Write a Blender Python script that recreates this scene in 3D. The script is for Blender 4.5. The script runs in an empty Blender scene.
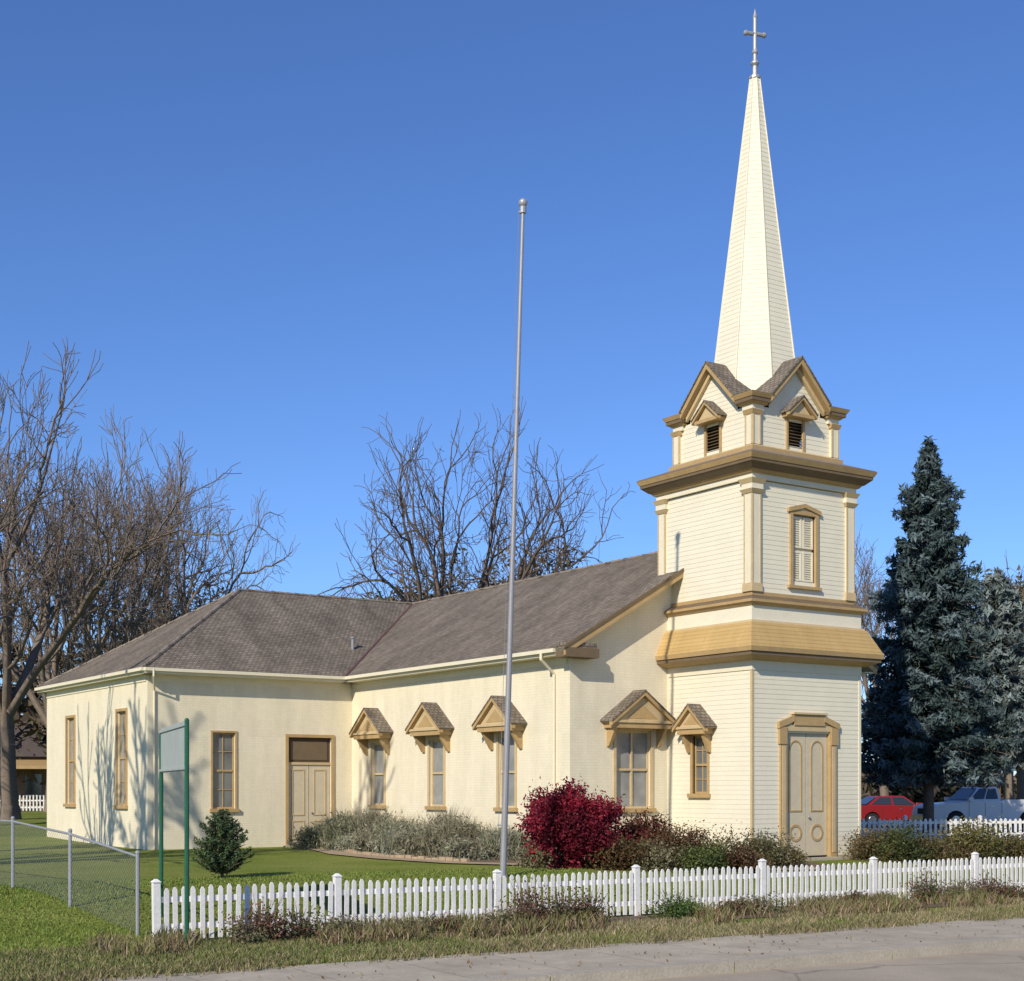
import bpy, math, random
import numpy as np
from mathutils import Vector, Matrix
random.seed(7); rng=np.random.default_rng(7)
R=math.radians
scene=bpy.context.scene
scene.view_settings.view_transform='Standard'; scene.view_settings.look='None'; scene.view_settings.exposure=0
col=scene.collection

# ---------------- materials ----------------
def nmat(name):
    m=bpy.data.materials.new(name); m.use_nodes=True
    nt=m.node_tree; b=nt.nodes['Principled BSDF']; return m,nt,b
def N(nt,t,**k):
    n=nt.nodes.new(t)
    for a,v in k.items(): setattr(n,a,v)
    return n
def rgb(c): return (c[0],c[1],c[2],1)
def mat(name,c,rough=.7,var=.15,scale=3,c2=None,bump=0,bscale=40,metal=0,fine=25,spec=.3):
    m,nt,b=nmat(name)
    tc=N(nt,'ShaderNodeTexCoord'); 
    n1=N(nt,'ShaderNodeTexNoise'); n1.inputs['Scale'].default_value=scale; n1.inputs['Detail'].default_value=8; n1.inputs['Roughness'].default_value=.65
    nt.links.new(tc.outputs['Object'],n1.inputs['Vector'])
    n2=N(nt,'ShaderNodeTexNoise'); n2.inputs['Scale'].default_value=fine; n2.inputs['Detail'].default_value=4
    nt.links.new(tc.outputs['Object'],n2.inputs['Vector'])
    ad=N(nt,'ShaderNodeMath',operation='ADD'); nt.links.new(n1.outputs['Fac'],ad.inputs[0]); nt.links.new(n2.outputs['Fac'],ad.inputs[1])
    mr=N(nt,'ShaderNodeMapRange'); mr.inputs[1].default_value=.65; mr.inputs[2].default_value=1.35
    nt.links.new(ad.outputs[0],mr.inputs[0])
    mx=N(nt,'ShaderNodeMix',data_type='RGBA')
    a=c if c2 else tuple(x*(1-var) for x in c); d=c2 if c2 else tuple(min(1,x*(1+var*.7)) for x in c)
    mx.inputs[6].default_value=rgb(a); mx.inputs[7].default_value=rgb(d)
    nt.links.new(mr.outputs[0],mx.inputs[0]); nt.links.new(mx.outputs[2],b.inputs['Base Color'])
    b.inputs['Roughness'].default_value=rough; b.inputs['Metallic'].default_value=metal; b.inputs['Specular IOR Level'].default_value=spec
    if bump:
        n3=N(nt,'ShaderNodeTexNoise'); n3.inputs['Scale'].default_value=bscale; n3.inputs['Detail'].default_value=6
        nt.links.new(tc.outputs['Object'],n3.inputs['Vector'])
        bp=N(nt,'ShaderNodeBump'); bp.inputs['Strength'].default_value=bump; bp.inputs['Distance'].default_value=.02
        nt.links.new(n3.outputs['Fac'],bp.inputs['Height']); nt.links.new(bp.outputs[0],b.inputs['Normal'])
    return m
def brickmat(name,c1,c2,mortar,bw,bh,ms,bump,rough=.8,streak=.3,stretch=.25,ns=1.3):
    m,nt,b=nmat(name)
    uv=N(nt,'ShaderNodeUVMap'); uv.uv_map='UVMap'
    br=N(nt,'ShaderNodeTexBrick'); br.inputs['Scale'].default_value=1
    br.inputs['Brick Width'].default_value=bw; br.inputs['Row Height'].default_value=bh; br.inputs['Mortar Size'].default_value=ms
    br.inputs['Color1'].default_value=rgb(c1); br.inputs['Color2'].default_value=rgb(c2); br.inputs['Mortar'].default_value=rgb(mortar)
    nt.links.new(uv.outputs[0],br.inputs['Vector'])
    mp=N(nt,'ShaderNodeMapping'); mp.inputs['Scale'].default_value=(1.2,stretch,1); nt.links.new(uv.outputs[0],mp.inputs[0])
    n1=N(nt,'ShaderNodeTexNoise'); n1.inputs['Scale'].default_value=ns; n1.inputs['Detail'].default_value=8; n1.inputs['Roughness'].default_value=.75
    nt.links.new(mp.outputs[0],n1.inputs['Vector'])
    mr=N(nt,'ShaderNodeMapRange'); mr.inputs[1].default_value=.3; mr.inputs[2].default_value=.7; mr.inputs[3].default_value=1-streak; mr.inputs[4].default_value=1+streak*.6
    nt.links.new(n1.outputs['Fac'],mr.inputs[0])
    mx=N(nt,'ShaderNodeVectorMath',operation='SCALE'); nt.links.new(br.outputs['Color'],mx.inputs[0]); nt.links.new(mr.outputs[0],mx.inputs['Scale'])
    nt.links.new(mx.outputs[0],b.inputs['Base Color']); b.inputs['Roughness'].default_value=rough; b.inputs['Specular IOR Level'].default_value=.2
    bp=N(nt,'ShaderNodeBump'); bp.inputs['Strength'].default_value=bump; bp.inputs['Distance'].default_value=.01; bp.invert=True
    nt.links.new(br.outputs['Fac'],bp.inputs['Height']); nt.links.new(bp.outputs[0],b.inputs['Normal'])
    return m
def leafmat(name,rough=.6,trans=.25):
    m,nt,b=nmat(name)
    at=N(nt,'ShaderNodeAttribute'); at.attribute_name='Col'
    nt.links.new(at.outputs['Color'],b.inputs['Base Color']); b.inputs['Roughness'].default_value=rough; b.inputs['Specular IOR Level'].default_value=.2
    if trans:
        tr=N(nt,'ShaderNodeBsdfTranslucent'); nt.links.new(at.outputs['Color'],tr.inputs['Color'])
        mx=N(nt,'ShaderNodeMixShader'); mx.inputs[0].default_value=trans
        nt.links.new(b.outputs[0],mx.inputs[1]); nt.links.new(tr.outputs[0],mx.inputs[2])
        nt.links.new(mx.outputs[0],nt.nodes['Material Output'].inputs['Surface'])
    return m
M_WALL=brickmat('painted_brick',(.79,.71,.525),(.76,.68,.495),(.71,.63,.46),.22,.075,.006,.25,.8,.12)
M_CLAP=mat('cream_clapboard',(.77,.71,.545),.6,.08,1.5,bump=.1,bscale=30)
M_CREAM=mat('cream_trim',(.75,.68,.505),.55,.08,2)
M_TAN=mat('tan_trim',(.45,.305,.14),.6,.2,3)
M_TAN2=mat('light_tan_trim',(.56,.425,.235),.6,.16,3)
M_GOLD=brickmat('skirt_shingles',(.54,.365,.15),(.50,.335,.135),(.39,.26,.10),3.0,.115,.007,.5,.65,.16)
M_BROWN=mat('brown_cornice',(.17,.12,.07),.7,.2,3)
M_ROOF=brickmat('shingle_roof',(.27,.225,.175),(.18,.15,.115),(.095,.075,.06),.16,.13,.012,.9,.9,.45,.5,.8)
M_CAP=mat('ridge_cap',(.235,.195,.155),.85,.3,4)
M_VALLEY=mat('valley_metal',(.12,.06,.055),.6,.3,4)
M_GLASS=mat('window_glass',(.15,.16,.155),.08,.25,1.2,spec=.9,fine=3)
M_CURT=mat('window_blind_glass',(.27,.275,.26),.15,.3,1.2,spec=.8,fine=3)
M_DARK=mat('louver_dark',(.10,.065,.035),.8,.3,5)
M_DOOR=mat('cream_door',(.58,.50,.35),.5,.12,3)
M_CONC=mat('concrete',(.42,.37,.285),.9,.25,1.2,bump=.3,bscale=30)
M_METAL=mat('galvanised_metal',(.36,.36,.37),.45,.15,3,metal=.3)
M_POLE=mat('aluminium_pole',(.31,.305,.315),.5,.15,1.5,metal=.2)
M_WHITE=mat('white_paint',(.78,.76,.71),.55,.18,2.5,bump=.05)
M_GREENP=mat('green_paint',(.02,.11,.06),.45,.2,4)
M_SIGN=mat('sign_back',(.38,.41,.38),.6,.14,3)
M_BARK=mat('bark',(.145,.11,.085),.9,.35,4)
M_BARK2=mat('pale_bark',(.21,.165,.13),.9,.3,4)
M_LEAF=leafmat('leaves'); M_NEEDLE=leafmat('needles',.7,0); M_FAR=leafmat('far_leaves',.8,0)
M_SOIL=mat('soil_mulch',(.16,.115,.075),.95,.45,3,bump=.8,bscale=14)

# ---------------- mesh helpers ----------------
def link(o,parent=None):
    col.objects.link(o)
    if parent: o.parent=parent
    return o
def autouv(me):
    if len(me.polygons)==0: return
    uvl=me.uv_layers.new(name='UVMap')
    for p in me.polygons:
        n=p.normal
        if abs(n.z)>.98: t=Vector((1,0,0)); v=Vector((0,1,0))
        else:
            t=Vector((0,0,1)).cross(n).normalized(); v=n.cross(t)
            if v.z<0: v=-v
        for li in p.loop_indices:
            c=me.vertices[me.loops[li].vertex_index].co
            uvl.data[li].uv=(c.dot(t),c.dot(v))
class MB:
    def __init__(s): s.v=[];s.f=[];s.m=[];s.mats=[]
    def mi(s,m):
        if m not in s.mats: s.mats.append(m)
        return s.mats.index(m)
    def poly(s,pts,m):
        b=len(s.v); s.v+= [tuple(p) for p in pts]; s.f.append(tuple(range(b,b+len(pts)))); s.m.append(s.mi(m))
    def hexa(s,p,m):
        b=len(s.v); s.v+=[tuple(q) for q in p]; k=s.mi(m)
        for f in ((3,2,1,0),(4,5,6,7),(0,1,5,4),(1,2,6,5),(2,3,7,6),(3,0,4,7)):
            s.f.append(tuple(b+i for i in f)); s.m.append(k)
    def box(s,x0,x1,y0,y1,z0,z1,m):
        s.hexa([(x0,y0,z0),(x1,y0,z0),(x1,y1,z0),(x0,y1,z0),(x0,y0,z1),(x1,y0,z1),(x1,y1,z1),(x0,y1,z1)],m)
    def frus(s,cx,cy,h0,h1,z0,z1,m):
        s.hexa([(cx-h0,cy-h0,z0),(cx+h0,cy-h0,z0),(cx+h0,cy+h0,z0),(cx-h0,cy+h0,z0),(cx-h1,cy-h1,z1),(cx+h1,cy-h1,z1),(cx+h1,cy+h1,z1),(cx-h1,cy+h1,z1)],m)
    def wbox(s,W,a0,a1,z0,z1,d0,d1,m):
        P=lambda a,d,z:(W[0]+W[2]*a+W[4]*d,W[1]+W[3]*a+W[5]*d,z)
        s.hexa([P(a0,d0,z0),P(a1,d0,z0),P(a1,d1,z0),P(a0,d1,z0),P(a0,d0,z1),P(a1,d0,z1),P(a1,d1,z1),P(a0,d1,z1)],m)
    def wpoly(s,W,pts,m):
        s.poly([(W[0]+W[2]*a+W[4]*d,W[1]+W[3]*a+W[5]*d,z) for a,z,d in pts],m)
    def wslab(s,W,a0,z0,a1,z1,d0,d1,th,m):
        P=lambda a,z,d:(W[0]+W[2]*a+W[4]*d,W[1]+W[3]*a+W[5]*d,z)
        s.hexa([P(a0,z0-th,d0),P(a1,z1-th,d0),P(a1,z1-th,d1),P(a0,z0-th,d1),P(a0,z0,d0),P(a1,z1,d0),P(a1,z1,d1),P(a0,z0,d1)],m)
    def tube(s,p0,p1,r0,r1,m,n=8,caps=True):
        p0=Vector(p0);p1=Vector(p1);d=(p1-p0).normalized()
        a=d.cross(Vector((0,0,1)) if abs(d.z)<.9 else Vector((1,0,0))).normalized(); c=d.cross(a)
        b=len(s.v);k=s.mi(m)
        for p,r in((p0,r0),(p1,r1)):
            for i in range(n):
                t=2*math.pi*i/n; s.v.append(tuple(p+a*(r*math.cos(t))+c*(r*math.sin(t))))
        for i in range(n):
            j=(i+1)%n; s.f.append((b+i,b+j,b+n+j,b+n+i)); s.m.append(k)
        if caps:
            s.f.append(tuple(b+i for i in range(n))[::-1]); s.m.append(k); s.f.append(tuple(b+n+i for i in range(n))); s.m.append(k)
    def ball(s,c,r,m,nu=12,nv=8,sz=1):
        b=len(s.v);k=s.mi(m)
        for j in range(nv+1):
            t=math.pi*j/nv
            for i in range(nu):
                a=2*math.pi*i/nu; s.v.append((c[0]+r*math.sin(t)*math.cos(a),c[1]+r*math.sin(t)*math.sin(a),c[2]+r*sz*math.cos(t)))
        for j in range(nv):
            for i in range(nu):
                q=(i+1)%nu; s.f.append((b+j*nu+i,b+(j+1)*nu+i,b+(j+1)*nu+q,b+j*nu+q)); s.m.append(k)
    def obj(s,name,parent=None,recalc=True,smooth=False):
        me=bpy.data.meshes.new(name); me.from_pydata(s.v,[],s.f)
        for m in s.mats: me.materials.append(m)
        me.polygons.foreach_set('material_index',s.m)
        me.update()
        if recalc:
            import bmesh
            bm=bmesh.new(); bm.from_mesh(me); bmesh.ops.recalc_face_normals(bm,faces=bm.faces); bm.to_mesh(me); bm.free()
        autouv(me)
        if smooth: me.polygons.foreach_set('use_smooth',[True]*len(me.polygons))
        return link(bpy.data.objects.new(name,me),parent)

def npmesh(name,V,F,mt,cols=None,parent=None,smooth=False):
    me=bpy.data.meshes.new(name)
    V=np.asarray(V,np.float32);F=np.asarray(F,np.int32);k=F.shape[1]
    me.vertices.add(len(V)); me.vertices.foreach_set('co',V.ravel())
    me.loops.add(F.size); me.loops.foreach_set('vertex_index',F.ravel())
    me.polygons.add(len(F)); me.polygons.foreach_set('loop_start',np.arange(0,F.size,k,dtype=np.int32))
    me.update(calc_edges=True)
    if smooth: me.polygons.foreach_set('use_smooth',np.ones(len(F),bool))
    if cols is not None:
        a=me.attributes.new('Col','FLOAT_COLOR','POINT'); c=np.ones((len(V),4),np.float32); c[:,:3]=cols; a.data.foreach_set('color',c.ravel())
    me.materials.append(mt)
    return link(bpy.data.objects.new(name,me),parent)

# ---------------- terrain ----------------
FT=math.atan2(.517,.856); F0=np.array([-5.5,22.6]); fe=np.array([math.cos(FT),math.sin(FT)]); fn=np.array([-math.sin(FT),math.cos(FT)])
def sm(x): x=np.clip(x,0,1); return x*x*(3-2*x)
def hd(d):
    d=np.asarray(d,float)
    return .5*sm(d/6.)+.45*sm((d-22)/30.)+1.5*sm((d-60)/150)
def hz(x,y):
    d=(x-F0[0])*fn[0]+(y-F0[1])*fn[1]
    return hd(d)
def FW(t,d): return (F0[0]+fe[0]*t+fn[0]*d,F0[1]+fe[1]*t+fn[1]*d)
def atpx(px,Y): return (px-512)/1460*Y
ds=sorted(set(list(np.arange(-6.6,12,.4))+[-900,-300,-100,-50,-30,-20,-12,-8,-6.62,-6.6]+list(np.arange(12,60,2))+list(np.arange(60,220,10))+[300,500,900,1500]))
ts=sorted(set(list(np.arange(-40,60,2.))+[-1500,-800,-400,-200,-100,-60,80,100,150,200,400,800,1500]))
V=[];F=[]
for d in ds:
    z=float(hd(d)) if d>-6.61 else -.16
    for t in ts:
        x,y=FW(t,d); V.append((x,y,z))
nt_=len(ts)
for i in range(len(ds)-1):
    for j in range(nt_-1):
        a=i*nt_+j; F.append((a,a+1,a+nt_+1,a+nt_))
m,nt,b=nmat('grass_ground')
tc=N(nt,'ShaderNodeTexCoord')
n1=N(nt,'ShaderNodeTexNoise');n1.inputs['Scale'].default_value=.35;n1.inputs['Detail'].default_value=8;n1.inputs['Roughness'].default_value=.7
n2=N(nt,'ShaderNodeTexNoise');n2.inputs['Scale'].default_value=14;n2.inputs['Detail'].default_value=6
nt.links.new(tc.outputs['Object'],n1.inputs[0]);nt.links.new(tc.outputs['Object'],n2.inputs[0])
cr=N(nt,'ShaderNodeValToRGB');cr.color_ramp.elements[0].position=.35;cr.color_ramp.elements[0].color=(.14,.185,.03,1);cr.color_ramp.elements[1].position=.68;cr.color_ramp.elements[1].color=(.24,.25,.065,1)
nt.links.new(n1.outputs[0],cr.inputs[0])
cr2=N(nt,'ShaderNodeMapRange');cr2.inputs[1].default_value=.3;cr2.inputs[2].default_value=.7;cr2.inputs[3].default_value=.6;cr2.inputs[4].default_value=1.35
nt.links.new(n2.outputs[0],cr2.inputs[0])
vs=N(nt,'ShaderNodeVectorMath',operation='SCALE');nt.links.new(cr.outputs[0],vs.inputs[0]);nt.links.new(cr2.outputs[0],vs.inputs['Scale']);nt.links.new(vs.outputs[0],b.inputs['Base Color'])
bp=N(nt,'ShaderNodeBump');bp.inputs['Strength'].default_value=.6;bp.inputs['Distance'].default_value=.04;nt.links.new(n2.outputs[0],bp.inputs['Height']);nt.links.new(bp.outputs[0],b.inputs['Normal'])
b.inputs['Roughness'].default_value=1;b.inputs['Specular IOR Level'].default_value=.05
npmesh('ground',V,F,m)
def sheet(name,t0,t1,d0,d1,off,mt,nt_=2,nd=2,zfix=None):
    V=[];F=[]
    for i in range(nd):
        for j in range(nt_):
            d=d0+(d1-d0)*i/(nd-1);t=t0+(t1-t0)*j/(nt_-1);x,y=FW(t,d);V.append((x,y,(float(hd(d)) if zfix is None else zfix)+off))
    for i in range(nd-1):
        for j in range(nt_-1):
            a=i*nt_+j;F.append((a,a+1,a+nt_+1,a+nt_))
    return npmesh(name,V,F,mt)
m,nt,b=nmat('worn_road')
tc=N(nt,'ShaderNodeTexCoord')
n1=N(nt,'ShaderNodeTexNoise');n1.inputs['Scale'].default_value=.4;n1.inputs['Detail'].default_value=9;n1.inputs['Roughness'].default_value=.7
n2=N(nt,'ShaderNodeTexNoise');n2.inputs['Scale'].default_value=60;n2.inputs['Detail'].default_value=3
vo=N(nt,'ShaderNodeTexVoronoi',feature='DISTANCE_TO_EDGE');vo.inputs['Scale'].default_value=.3;vo.inputs['Randomness'].default_value=1
nw_=N(nt,'ShaderNodeTexNoise');nw_.inputs['Scale'].default_value=1.5;nw_.inputs['Detail'].default_value=5
mxv=N(nt,'ShaderNodeMix',data_type='RGBA');mxv.inputs[0].default_value=.25
for q in(n1,n2,nw_): nt.links.new(tc.outputs['Object'],q.inputs[0])
nt.links.new(tc.outputs['Object'],mxv.inputs[6]);nt.links.new(nw_.outputs['Color'],mxv.inputs[7]);nt.links.new(mxv.outputs[2],vo.inputs[0])
ck=N(nt,'ShaderNodeMapRange');ck.inputs[1].default_value=0;ck.inputs[2].default_value=.008;ck.inputs[3].default_value=.6;ck.inputs[4].default_value=1;nt.links.new(vo.outputs['Distance'],ck.inputs[0])
m1=N(nt,'ShaderNodeMapRange');m1.inputs[1].default_value=.3;m1.inputs[2].default_value=.7;m1.inputs[3].default_value=.78;m1.inputs[4].default_value=1.15;nt.links.new(n1.outputs[0],m1.inputs[0])
m2=N(nt,'ShaderNodeMapRange');m2.inputs[1].default_value=.3;m2.inputs[2].default_value=.7;m2.inputs[3].default_value=.8;m2.inputs[4].default_value=1.2;nt.links.new(n2.outputs[0],m2.inputs[0])
p1=N(nt,'ShaderNodeMath',operation='MULTIPLY');nt.links.new(m1.outputs[0],p1.inputs[0]);nt.links.new(m2.outputs[0],p1.inputs[1])
p2=N(nt,'ShaderNodeMath',operation='MULTIPLY');nt.links.new(p1.outputs[0],p2.inputs[0]);nt.links.new(ck.outputs[0],p2.inputs[1])
vs=N(nt,'ShaderNodeVectorMath',operation='SCALE');vs.inputs[0].default_value=(.40,.33,.24);nt.links.new(p2.outputs[0],vs.inputs['Scale']);nt.links.new(vs.outputs[0],b.inputs['Base Color']);b.inputs['Roughness'].default_value=.95
M_ROAD=m
m,nt,b=nmat('sidewalk_concrete')
tc=N(nt,'ShaderNodeTexCoord');mp=N(nt,'ShaderNodeMapping');mp.inputs['Rotation'].default_value=(0,0,-FT)
nt.links.new(tc.outputs['Object'],mp.inputs[0])
br=N(nt,'ShaderNodeTexBrick');br.offset=0;br.inputs['Scale'].default_value=1;br.inputs['Brick Width'].default_value=1.5;br.inputs['Row Height'].default_value=3.04;br.inputs['Mortar Size'].default_value=.01
br.inputs['Color1'].default_value=(.48,.41,.30,1);br.inputs['Color2'].default_value=(.44,.375,.275,1);br.inputs['Mortar'].default_value=(.25,.205,.145,1)
nt.links.new(mp.outputs[0],br.inputs[0])
n2=N(nt,'ShaderNodeTexNoise');n2.inputs['Scale'].default_value=.9;n2.inputs['Detail'].default_value=12;n2.inputs['Roughness'].default_value=.8;nt.links.new(tc.outputs['Object'],n2.inputs[0])
mr=N(nt,'ShaderNodeMapRange');mr.inputs[1].default_value=.3;mr.inputs[2].default_value=.7;mr.inputs[3].default_value=.62;mr.inputs[4].default_value=1.2;nt.links.new(n2.outputs[0],mr.inputs[0])
vs=N(nt,'ShaderNodeVectorMath',operation='SCALE');nt.links.new(br.outputs[0],vs.inputs[0]);nt.links.new(mr.outputs[0],vs.inputs['Scale']);nt.links.new(vs.outputs[0],b.inputs['Base Color']);b.inputs['Roughness'].default_value=.95
sheet('sidewalk',-60,90,-6.35,-3.9,.02,m,zfix=0)
sheet('road',-200,300,-30,-6.55,0,M_ROAD,zfix=-.13)
k=MB()
for t in np.arange(-60,90,3):
    p=[FW(t+.01,-6.62),FW(t+2.99,-6.62),FW(t+2.99,-6.36),FW(t+.01,-6.36)]
    k.hexa([(x,y,-.2) for x,y in p]+[(x,y,.025) for x,y in p],M_CONC)
k.obj('kerb')

# ---------------- church ----------------
church=bpy.data.objects.new('church',None); col.objects.link(church)
church.location=(6.18,37.6,0); church.rotation_euler=(0,0,R(34))
CW=(6.18,37.6); ca,sa=math.cos(R(34)),math.sin(R(34))
def L2W(u,v): return (CW[0]+ca*u-sa*v,CW[1]+sa*u+ca*v)
WN=(-3.36,3.34,0,1,-1,0); WF=(-10.4,15.6,1,0,0,-1); WE=(-10.4,15.6,0,1,-1,0); WG=(-3.36,3.34,1,0,0,-1)
WT=5.97
def wall(mb,W,L,z0,z1,holes,m,dep=.14):
    xs=sorted(set([0,L]+[h[0] for h in holes]+[h[1] for h in holes])); zs=sorted(set([z0,z1]+[h[2] for h in holes]+[h[3] for h in holes]))
    for i in range(len(xs)-1):
        for j in range(len(zs)-1):
            cx=(xs[i]+xs[i+1])/2;cz=(zs[j]+zs[j+1])/2
            if any(h[0]<cx<h[1] and h[2]<cz<h[3] for h in holes): continue
            mb.wpoly(W,[(xs[i],zs[j],0),(xs[i+1],zs[j],0),(xs[i+1],zs[j+1],0),(xs[i],zs[j+1],0)],m)
    for a0,a1,b0,b1 in holes:
        for q in ([(a0,b0,0),(a0,b1,0),(a0,b1,-dep),(a0,b0,-dep)],[(a1,b0,0),(a1,b1,0),(a1,b1,-dep),(a1,b0,-dep)],[(a0,b1,0),(a1,b1,0),(a1,b1,-dep),(a0,b1,-dep)],[(a0,b0,0),(a1,b0,0),(a1,b0,-dep),(a0,b0,-dep)]):
            mb.wpoly(W,q,m)
CP=.007
def clap(mb,W,a0,a1,z0,z1,holes=(),row=.125,m=None):
    m=m or M_CLAP
    n=max(1,round((z1-z0)/row)); h=(z1-z0)/n
    for i in range(n):
        zb=z0+i*h; zt=zb+h; zc=(zb+zt)/2
        iv=[(a0,a1)]
        for H in holes:
            if H[2]<zc<H[3]:
                nv=[]
                for p,q in iv:
                    if H[0]>p: nv.append((p,min(q,H[0])))
                    if H[1]<q: nv.append((max(p,H[1]),q))
                iv=nv
        for p,q in iv:
            if q-p<.01: continue
            mb.wpoly(W,[(p,zb,CP),(q,zb,CP),(q,zt,0),(p,zt,0)],m)
            mb.wpoly(W,[(p,zb,CP),(q,zb,CP),(q,zb,0),(p,zb,0)],m)
def window(mb,W,a,z0,z1,w,glass,trim=None,cas=.09,mull=True):
    trim=trim or M_TAN2; x0=a-w/2;x1=a+w/2
    mb.wpoly(W,[(x0,z0,-.11),(x1,z0,-.11),(x1,z1,-.11),(x0,z1,-.11)],glass)
    f=.05
    mb.wbox(W,x0,x0+f,z0,z1,-.13,-.07,trim); mb.wbox(W,x1-f,x1,z0,z1,-.13,-.07,trim)
    mb.wbox(W,x0+f,x1-f,z0,z0+f,-.13,-.068,trim); mb.wbox(W,x0+f,x1-f,z1-f,z1,-.13,-.068,trim)
    zm=(z0+z1)/2; mb.wbox(W,x0+f,x1-f,zm-.03,zm+.03,-.13,-.06,trim)
    if mull: mb.wbox(W,a-.012,a+.012,z0+f,z1-f,-.13,-.08,trim)
    for q in (.25,.75):
        zz=z0+(z1-z0)*q
        if mull: mb.wbox(W,x0+f,x1-f,zz-.011,zz+.011,-.13,-.082,trim)
    mb.wbox(W,x0-cas,x0,z0,z1+cas,-.02,.035,trim); mb.wbox(W,x1,x1+cas,z0,z1+cas,-.02,.035,trim)
    mb.wbox(W,x0,x1,z1,z1+cas,-.02,.033,trim)
    mb.wbox(W,x0-cas-.05,x1+cas+.05,z0-.11,z0,-.02,.10,M_TAN)
def hood(mb,W,a,zb,hw,rise,dep):
    mb.wbox(W,a-hw+.08,a+hw-.08,zb-.14,zb,-.0,dep-.06,M_TAN)
    mb.wbox(W,a-hw+.02,a+hw-.02,zb,zb+.07,0,dep-.02,M_TAN2)
    s=rise/hw
    mb.wpoly(W,[(a-hw+.15,zb+.07,dep-.10),(a+hw-.15,zb+.07,dep-.10),(a,zb+rise-.06,dep-.10)],M_TAN2)
    mb.wpoly(W,[(a-hw*.5,zb+.12,dep-.09),(a+hw*.5,zb+.12,dep-.09),(a,zb+rise*.62,dep-.09)],M_TAN)
    for sg in (-1,1):
        mb.wslab(W,a+sg*(hw+.06),zb+.12-.06*s,a,zb+rise+.08,0,dep+.04,.045,M_ROOF)
        mb.wslab(W,a+sg*(hw+.04),zb+.03,a,zb+rise+.03,dep-.11,dep+.02,.11,M_TAN)
        x=a+sg*(hw-.22)
        P=lambda aa,d,z:(W[0]+W[2]*aa+W[4]*d,W[1]+W[3]*aa+W[5]*d,z)
        mb.hexa([P(x-.05,0,zb-.65),P(x+.05,0,zb-.65),P(x+.05,.09,zb-.62),P(x-.05,.09,zb-.62),P(x-.05,0,zb-.14),P(x+.05,0,zb-.14),P(x+.05,dep-.12,zb-.14),P(x-.05,dep-.12,zb-.14)],M_TAN)
def ring(mb,W,a,z,r0,r1,d0,d1,m,n=18,half=False):
    P=lambda aa,d,zz:(W[0]+W[2]*aa+W[4]*d,W[1]+W[3]*aa+W[5]*d,zz)
    rg=math.pi if half else 2*math.pi
    for i in range(n):
        t0=rg*i/n;t1=rg*(i+1)/n
        q=[(a+r0*math.cos(t0),z+r0*math.sin(t0)),(a+r1*math.cos(t0),z+r1*math.sin(t0)),(a+r1*math.cos(t1),z+r1*math.sin(t1)),(a+r0*math.cos(t1),z+r0*math.sin(t1))]
        mb.hexa([P(x,d0,y) for x,y in q]+[P(x,d1,y) for x,y in q],m)
def dbldoor(mb,W,a,z0,z1,w,transom=0,dep=-.10,fancy=False):
    mt=M_DOOR;x0=a-w/2;x1=a+w/2; zt=z1-transom
    mb.wpoly(W,[(x0,z0,dep-.03),(x1,z0,dep-.03),(x1,z1,dep-.03),(x0,z1,dep-.03)],M_DARK)
    for (p,q) in ((x0+.02,a-.012),(a+.012,x1-.02)):
        mb.wbox(W,p,q,z0+.02,zt-.02,dep-.02,dep+.02,mt)
        H=zt-z0;wd=q-p;t=.04;tm=M_TAN if fancy else M_TAN2
        for (f0,f1) in (((.36,.93),) if fancy else ((.07,.30),(.36,.93))):
            zz0=z0+H*f0;zz1=z0+H*f1;pp=p+wd*.2;qq=q-wd*.2
            if fancy:
                rr=(qq-pp)/2;zz1-=rr;ring(mb,W,(pp+qq)/2,zz1,rr-t,rr,dep+.02,dep+.04,tm,10,True)
            else: mb.wbox(W,pp,qq,zz1-t,zz1,dep+.02,dep+.04,tm)
            mb.wbox(W,pp,qq,zz0,zz0+t,dep+.02,dep+.04,tm)
            mb.wbox(W,pp,pp+t,zz0+t,zz1-(0 if fancy else t),dep+.02,dep+.038,tm);mb.wbox(W,qq-t,qq,zz0+t,zz1-(0 if fancy else t),dep+.02,dep+.038,tm)
        if fancy: ring(mb,W,(p+q)/2,z0+H*.19,wd*.22,wd*.3,dep+.02,dep+.04,M_TAN)
    mb.ball((W[0]+W[2]*(a+.08)+W[4]*(dep+.06),W[1]+W[3]*(a+.08)+W[5]*(dep+.06),z0+1.05),.035,M_METAL,8,6)
    if transom: mb.wbox(W,x0+.02,x1-.02,zt,z1-.02,dep-.02,dep+.01,M_DARK); mb.wbox(W,x0,x1,zt-.04,zt+.04,dep,dep+.06,M_TAN2); mb.wbox(W,x0+.12,x1-.12,zt+.12,z1-.12,dep+.01,dep+.025,M_BROWN)

mb=MB()
nw=[6.32-3.34,10.13-3.34,13.8-3.34]
hn=[(a-.42,a+.42,1.85,3.85) for a in nw]
wall(mb,WN,12.26,0,WT,hn,M_WALL)
wf=[(-7.91+10.4-.38,-7.91+10.4+.38,1.75,4.15)]; wd=(-4.91+10.4-.78,-4.91+10.4+.78,.55,4.05)
wall(mb,WF,7.04,0,WT,wf+[wd],M_WALL)
we=[(a-15.6-.45,a-15.6+.45,1.85,4.85) for a in (17.92,23.2)]
wall(mb,WE,10.44,0,WT,we,M_WALL)
hg=[(2.13-.6,2.13+.6,1.85,3.95)]
wall(mb,WG,10.72,0,WT,hg,M_WALL)
mb.wpoly(WG,[(0,WT,0),(10.72,WT,0),(10.72,6.2,0),(5.36,9.3,0),(0,6.2,0)],M_WALL)
mb.poly([(7.36,3.34,0),(7.36,26.04,0),(7.36,26.04,WT),(7.36,3.34,WT)],M_WALL)
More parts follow.
